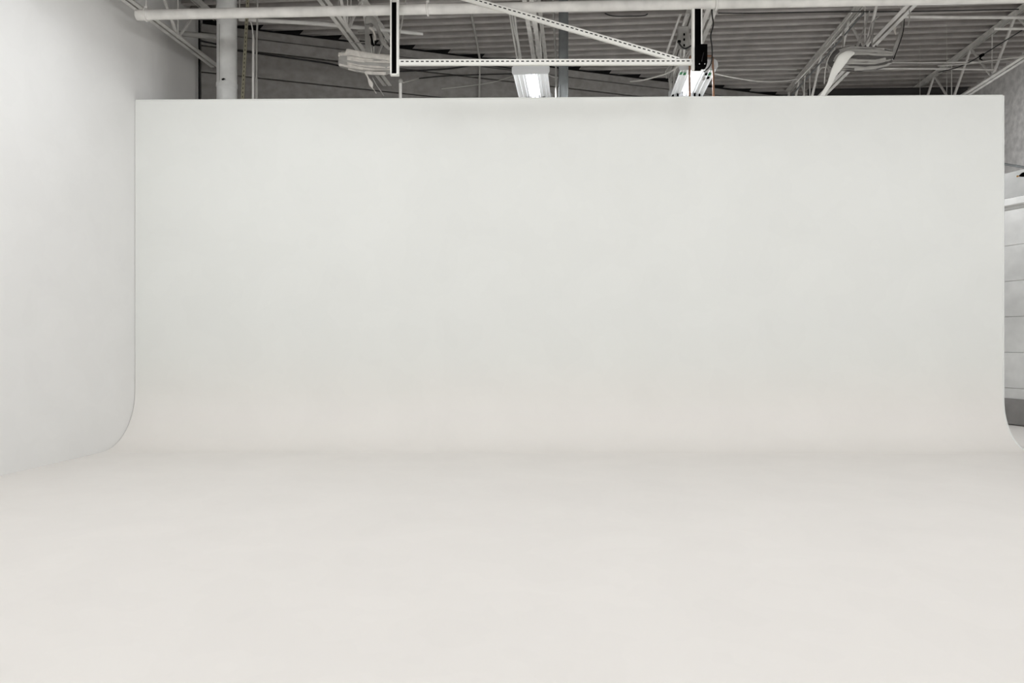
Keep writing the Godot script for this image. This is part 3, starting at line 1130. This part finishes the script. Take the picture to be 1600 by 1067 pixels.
func cables():
	cable(wall_path([[370, 79], [420, 86], [500, 97], [531, 103]]), 0.012, "cable_black", "black cable along the back wall joint left of the pale bundle")
	cable(wall_path([[622, 111.5], [660, 110], [705, 107], [737, 102.5], [765, 102.5], [801, 107]]), 0.011, "cable_black", "upper black cable sagging along the back wall to the middle light")
	cable(wall_path([[655, 122.5], [690, 119], [740, 117], [801, 115.3]]), 0.009, "cable_black", "lower black cable along the back wall to the middle light")
	cable([at(630, 129, 10.3), at(641, 126, 10.9), on_back(654, 122.6, 0.1)], 0.009, "cable_white", "short white cable leaving the capped post")
	cable(wall_path([[690, 139], [730, 134.5], [770, 128.5], [802, 118.5]]), 0.007, "cable_white", "thin white cable rising to the middle strip light")
	cable(path([[857, 117, 10.6], [864, 120, 11.0], [872, 121.5, 11.6]]), 0.006, "cable_white", "short pale wire from the middle light to the column")
	cable(path([[985, 127.3, 10.9], [1005, 125, 10.6], [1035, 117, 10.2], [1050, 110.5, 9.9], [1060, 103, 9.7]]), 0.011, "cable_white", "white cable sagging left from the right strip light")
	cable(path([[1115, 114.5, 9.8], [1145, 121, 10.1], [1185, 127, 10.5], [1225, 126.5, 11.0], [1246, 123, 11.3]]), 0.009, "cable_white", "white cable sagging right from the copper pipe")
	cable(path([[1113, -12, 9.3], [1112.5, 20, 9.3], [1114.5, 38, 9.3], [1110.5, 56, 9.3], [1112.5, 75, 9.3], [1112, 95, 9.3], [1107, 106, 9.35], [1100, 112, 9.45]]), 0.0085, "cable_black", "wavy black cable hanging right of the right black post")
	cable(path([[1060, 65, 10.2], [1064, 72, 10.2], [1070, 76, 10.2], [1077, 73, 10.2], [1082, 70, 10.2]]), 0.01, "cable_black", "short black loop of cable under the grey junction box")
	cable(path([[1466, 113, 11.0], [1500, 104, 10.9], [1533, 87, 10.8], [1570, 64, 10.6], [1620, 33, 10.4]]), 0.0075, "cable_black", "black cable rising to the right past the rightmost joist", "cable", 5)
	cable(path([[1465, 103, 10.9], [1510, 100, 10.8], [1545, 95, 10.7], [1580, 91, 10.6], [1625, 85, 10.5]]), 0.008, "cable_white", "pale wire crossing the rightmost joist lattice")
	cable(path([[1012, 21.5, 11.2], [1006, 24.5, 11.14], [985, 25.3, 11.14], [958, 25, 11.12], [945, 21, 11.15]]), 0.009, "cable_black", "short black cable just under the big pipe, right of the column")
	cable(path([[1122, 20.5, 10.6], [1180, 20.5, 10.6], [1300, 18.5, 10.6], [1420, 18, 10.6], [1592, 14.5, 10.6]]), 0.0075, "cable_black", "long black strand put in for the shadow gap under the right half of the big pipe")  # thin black line put in as the shade below the pipe
	cable(path([[1119, 109, 11.4], [1180, 108.5, 11.5], [1245, 108.5, 11.6]]), 0.008, "cable_white", "straight thin white line on the deck right of the octagonal plate")
	cable(path([[314, 64, 10.7], [326, 66.5, 10.8], [338, 69, 10.9]]), 0.012, "cable_black", "short black cable left of the white duct")


# ==================================================================== the rest
func small_things():
	var st: SurfaceTool
	# thin rods that carry the left bundle
	var rods := [[[637, -14, 10.3], [623.5, 60, 10.3], "thin rod slanting behind the left black post"], [[548.5, -14, 10.2], [548.5, 24, 10.25], "thin rod above the big pipe over the pale bundle"], [[548, 27, 10.3], [543.5, 58, 10.5], "thin rod below the big pipe left of the hanging strap"], [[529.5, -14, 10.2], [528.5, 22, 10.2], "thin rod above the big pipe beside the second joist"]]
	for r in rods:
		st = mb()
		var p: Array = r[0]
		var q: Array = r[1]
		tube(st, [at(p[0], p[1], p[2]), at(q[0], q[1], q[2])], 0.008, 8)
		single("hanger_rod", st, "cable_white", r[2], "rod", "thin hanger rods at the left")
	# flattened cable bunch left of the middle light's joist
	st = mb()
	for k in 3:
		sweep(st, curve(path([[796 + k * 4, 20, 10.9], [800 + k * 3.4, 45, 11.0], [804 + k * 3.2 + (k % 2) * 2, 68, 11.1], [809 + k * 3.0, 97, 11.2]]), 5), [0.016, 0.014], 8)
	single("cable_bunch", st, "joist_paint", "bunch of pale cables left of the joist over the middle light", "cables")
	# grey junction box on the joist beside the right post
	var root := thing("junction_box", "grey junction box on the joist left of the right black post", "junction box")
	st = mb()
	bar(st, at(1067.5, 43, 10.3), at(1067.5, 75, 10.3), 0.14, 0.10, 0.008, Vector3.BACK)
	obj("case", st, "dull_grey", root)
	st = mb()
	for y in [52.0, 60.0, 69.0]:
		bar(st, at(1069, y, 10.24), at(1069, y + 3.5, 10.24), 0.02, 0.012, 0.003, Vector3.BACK)
	obj("knockout", st, "black", root)
	st = mb()
	bar(st, at(1058.5, 65, 10.25), at(1063.5, 65, 10.25), 0.03, 0.03, 0.004)
	obj("cord_grip", st, "black", root)
	# conduits running with that joist
	var k := 0
	for r in [[[1063.5, 22], [1041, 84], "pale flat conduit left of the junction box"], [[1076, 22], [1066, 44], "thin pale conduit above the junction box"], [[1080, 76], [1068, 93], "thin pale conduit below the junction box"], [[1073, 22], [1050, 92], "grey conduit running behind the junction box"]]:
		st = mb()
		var a: Array = r[0]
		var b: Array = r[1]
		tube(st, [at(a[0], a[1], 10.9), at(b[0], b[1], 11.2)], 0.018 if k == 0 else 0.012, 8)
		single("conduit", st, "joist_paint", r[2], "conduit", "conduits along the joist by the right post")
		k += 1
	for r in [[[1350, 20], [1238, 148], "dark conduit along the joist above the right bundle"], [[1345, 20], [1243, 130], "thin pale conduit along the joist above the right bundle"], [[1331, 20], [1290, 72], "short pale conduit high on the joist above the right bundle"]]:
		st = mb()
		var a: Array = r[0]
		var b: Array = r[1]
		tube(st, [at(a[0], a[1], 10.75), at(b[0], b[1], 12.0)], 0.011, 8)
		single("conduit", st, "column_steel" if a[0] == 1350 else "joist_paint", r[2], "conduit", "conduits along the joist above the right bundle")
	# dangling pieces under that joist
	var dangle := [[[[1052, 98], [1046, 104], [1040, 112], [1042, 122]], "leftmost loose wire dangling below the cross bar's right end"], [[[1058, 99], [1050, 112], [1048, 126]], "middle loose wire dangling below the cross bar's right end"], [[[1062, 100], [1054, 118], [1052, 134], [1045, 152]], "longest loose wire dangling beside the right strip light"]]
	for d in dangle:
		var pts := []
		for p in d[0]:
			pts.append([p[0], p[1], 11.0])
		cable(path(pts), 0.012, "dull_grey", d[1], "loose_wire")
	# black clamp on the rising cable
	root = thing("cable_clamp", "small black clamp on the cable rising past the rightmost joist", "clamp")
	st = mb()
	bar(st, at(1531, 88, 10.78), at(1537, 85, 10.78), 0.05, 0.04, 0.01)
	obj("jaw", st, "black", root)
	st = mb()
	sweep(st, path([[1533, 88, 10.76], [1531, 92, 10.76], [1535, 94, 10.76]]), [0.012, 0.012, 0.006], 8)
	obj("lever", st, "black", root)
	# black nozzle with a brass tip at the right edge
	root = thing("hose_nozzle", "black nozzle with a brass tip reaching in at the right edge", "nozzle")
	st = mb()
	sweep(st, path([[1592, 275, 11.1], [1594, 274.5, 11.1], [1598, 273, 11.1], [1603, 272, 11.1], [1618, 271, 11.1]]), [0.006, 0.016, 0.032, 0.038, 0.04], 14)
	obj("body", st, "black", root)
	st = mb()
	sweep(st, path([[1588.5, 275.5, 11.1], [1589.5, 275.5, 11.1], [1590.5, 275.4, 11.1], [1592.5, 275, 11.1]]), [0.009, 0.014, 0.008, 0.007], 12)
	obj("tip", st, "brass", root)
	st = mb()
	sweep(st, path([[1617, 271, 11.1], [1640, 270, 11.45]]), [0.02], 10)
	obj("arm", st, "black", root)
	# dark rail on the upper right wall
	st = mb()
	bar(st, at(1566, 255.6, 12.3), at(1612, 263.3, 11.6), 0.05, 0.03, 0.006)
	single("door_track", st, "column_steel", "dark door track above the white sectional door", "door track")
	# dark bar standing in for the black gap at the back right
	st = mb()
	var ba := at(1262, 145.5, 14.1)
	var bb := at(1512, 144.5, 14.0)
	bb.y = ba.y
	root = thing("gap_stand_in", "dark bar put in for the black gap low at the back, just over the cyclorama's top right", "dark_bar")
	for dy in [-0.06, 0.06]:
		bar(st, ba + Vector3(0, dy, 0), bb + Vector3(0, dy, 0), 0.11, 0.012, 0.003)
	bar(st, ba, bb, 0.012, 0.12, 0.003)
	obj("dark_bar", st, "gap_dark", root)
	for f in [0.06, 0.94]:
		st = mb()
		var hp := ba.lerp(bb, f)
		tube(st, [hp + Vector3(0, 0.06, 0), Vector3(hp.x, DECK_Y + 0.02, hp.z)], 0.01, 8)
		obj("hanger_rod", st, "dull_grey", root)
	# small blobs on the deck: a black hook and a black strap piece
	st = mb()
	sweep(st, curve(path([[1420, 6, 9.3], [1421, 17, 9.3], [1420.5, 33, 9.3], [1418, 42, 9.3]]), 4), [0.006], 6)
	single("hanging_chain", st, "dull_grey", "thin chain hanging left of the right pale conduits", "chain")
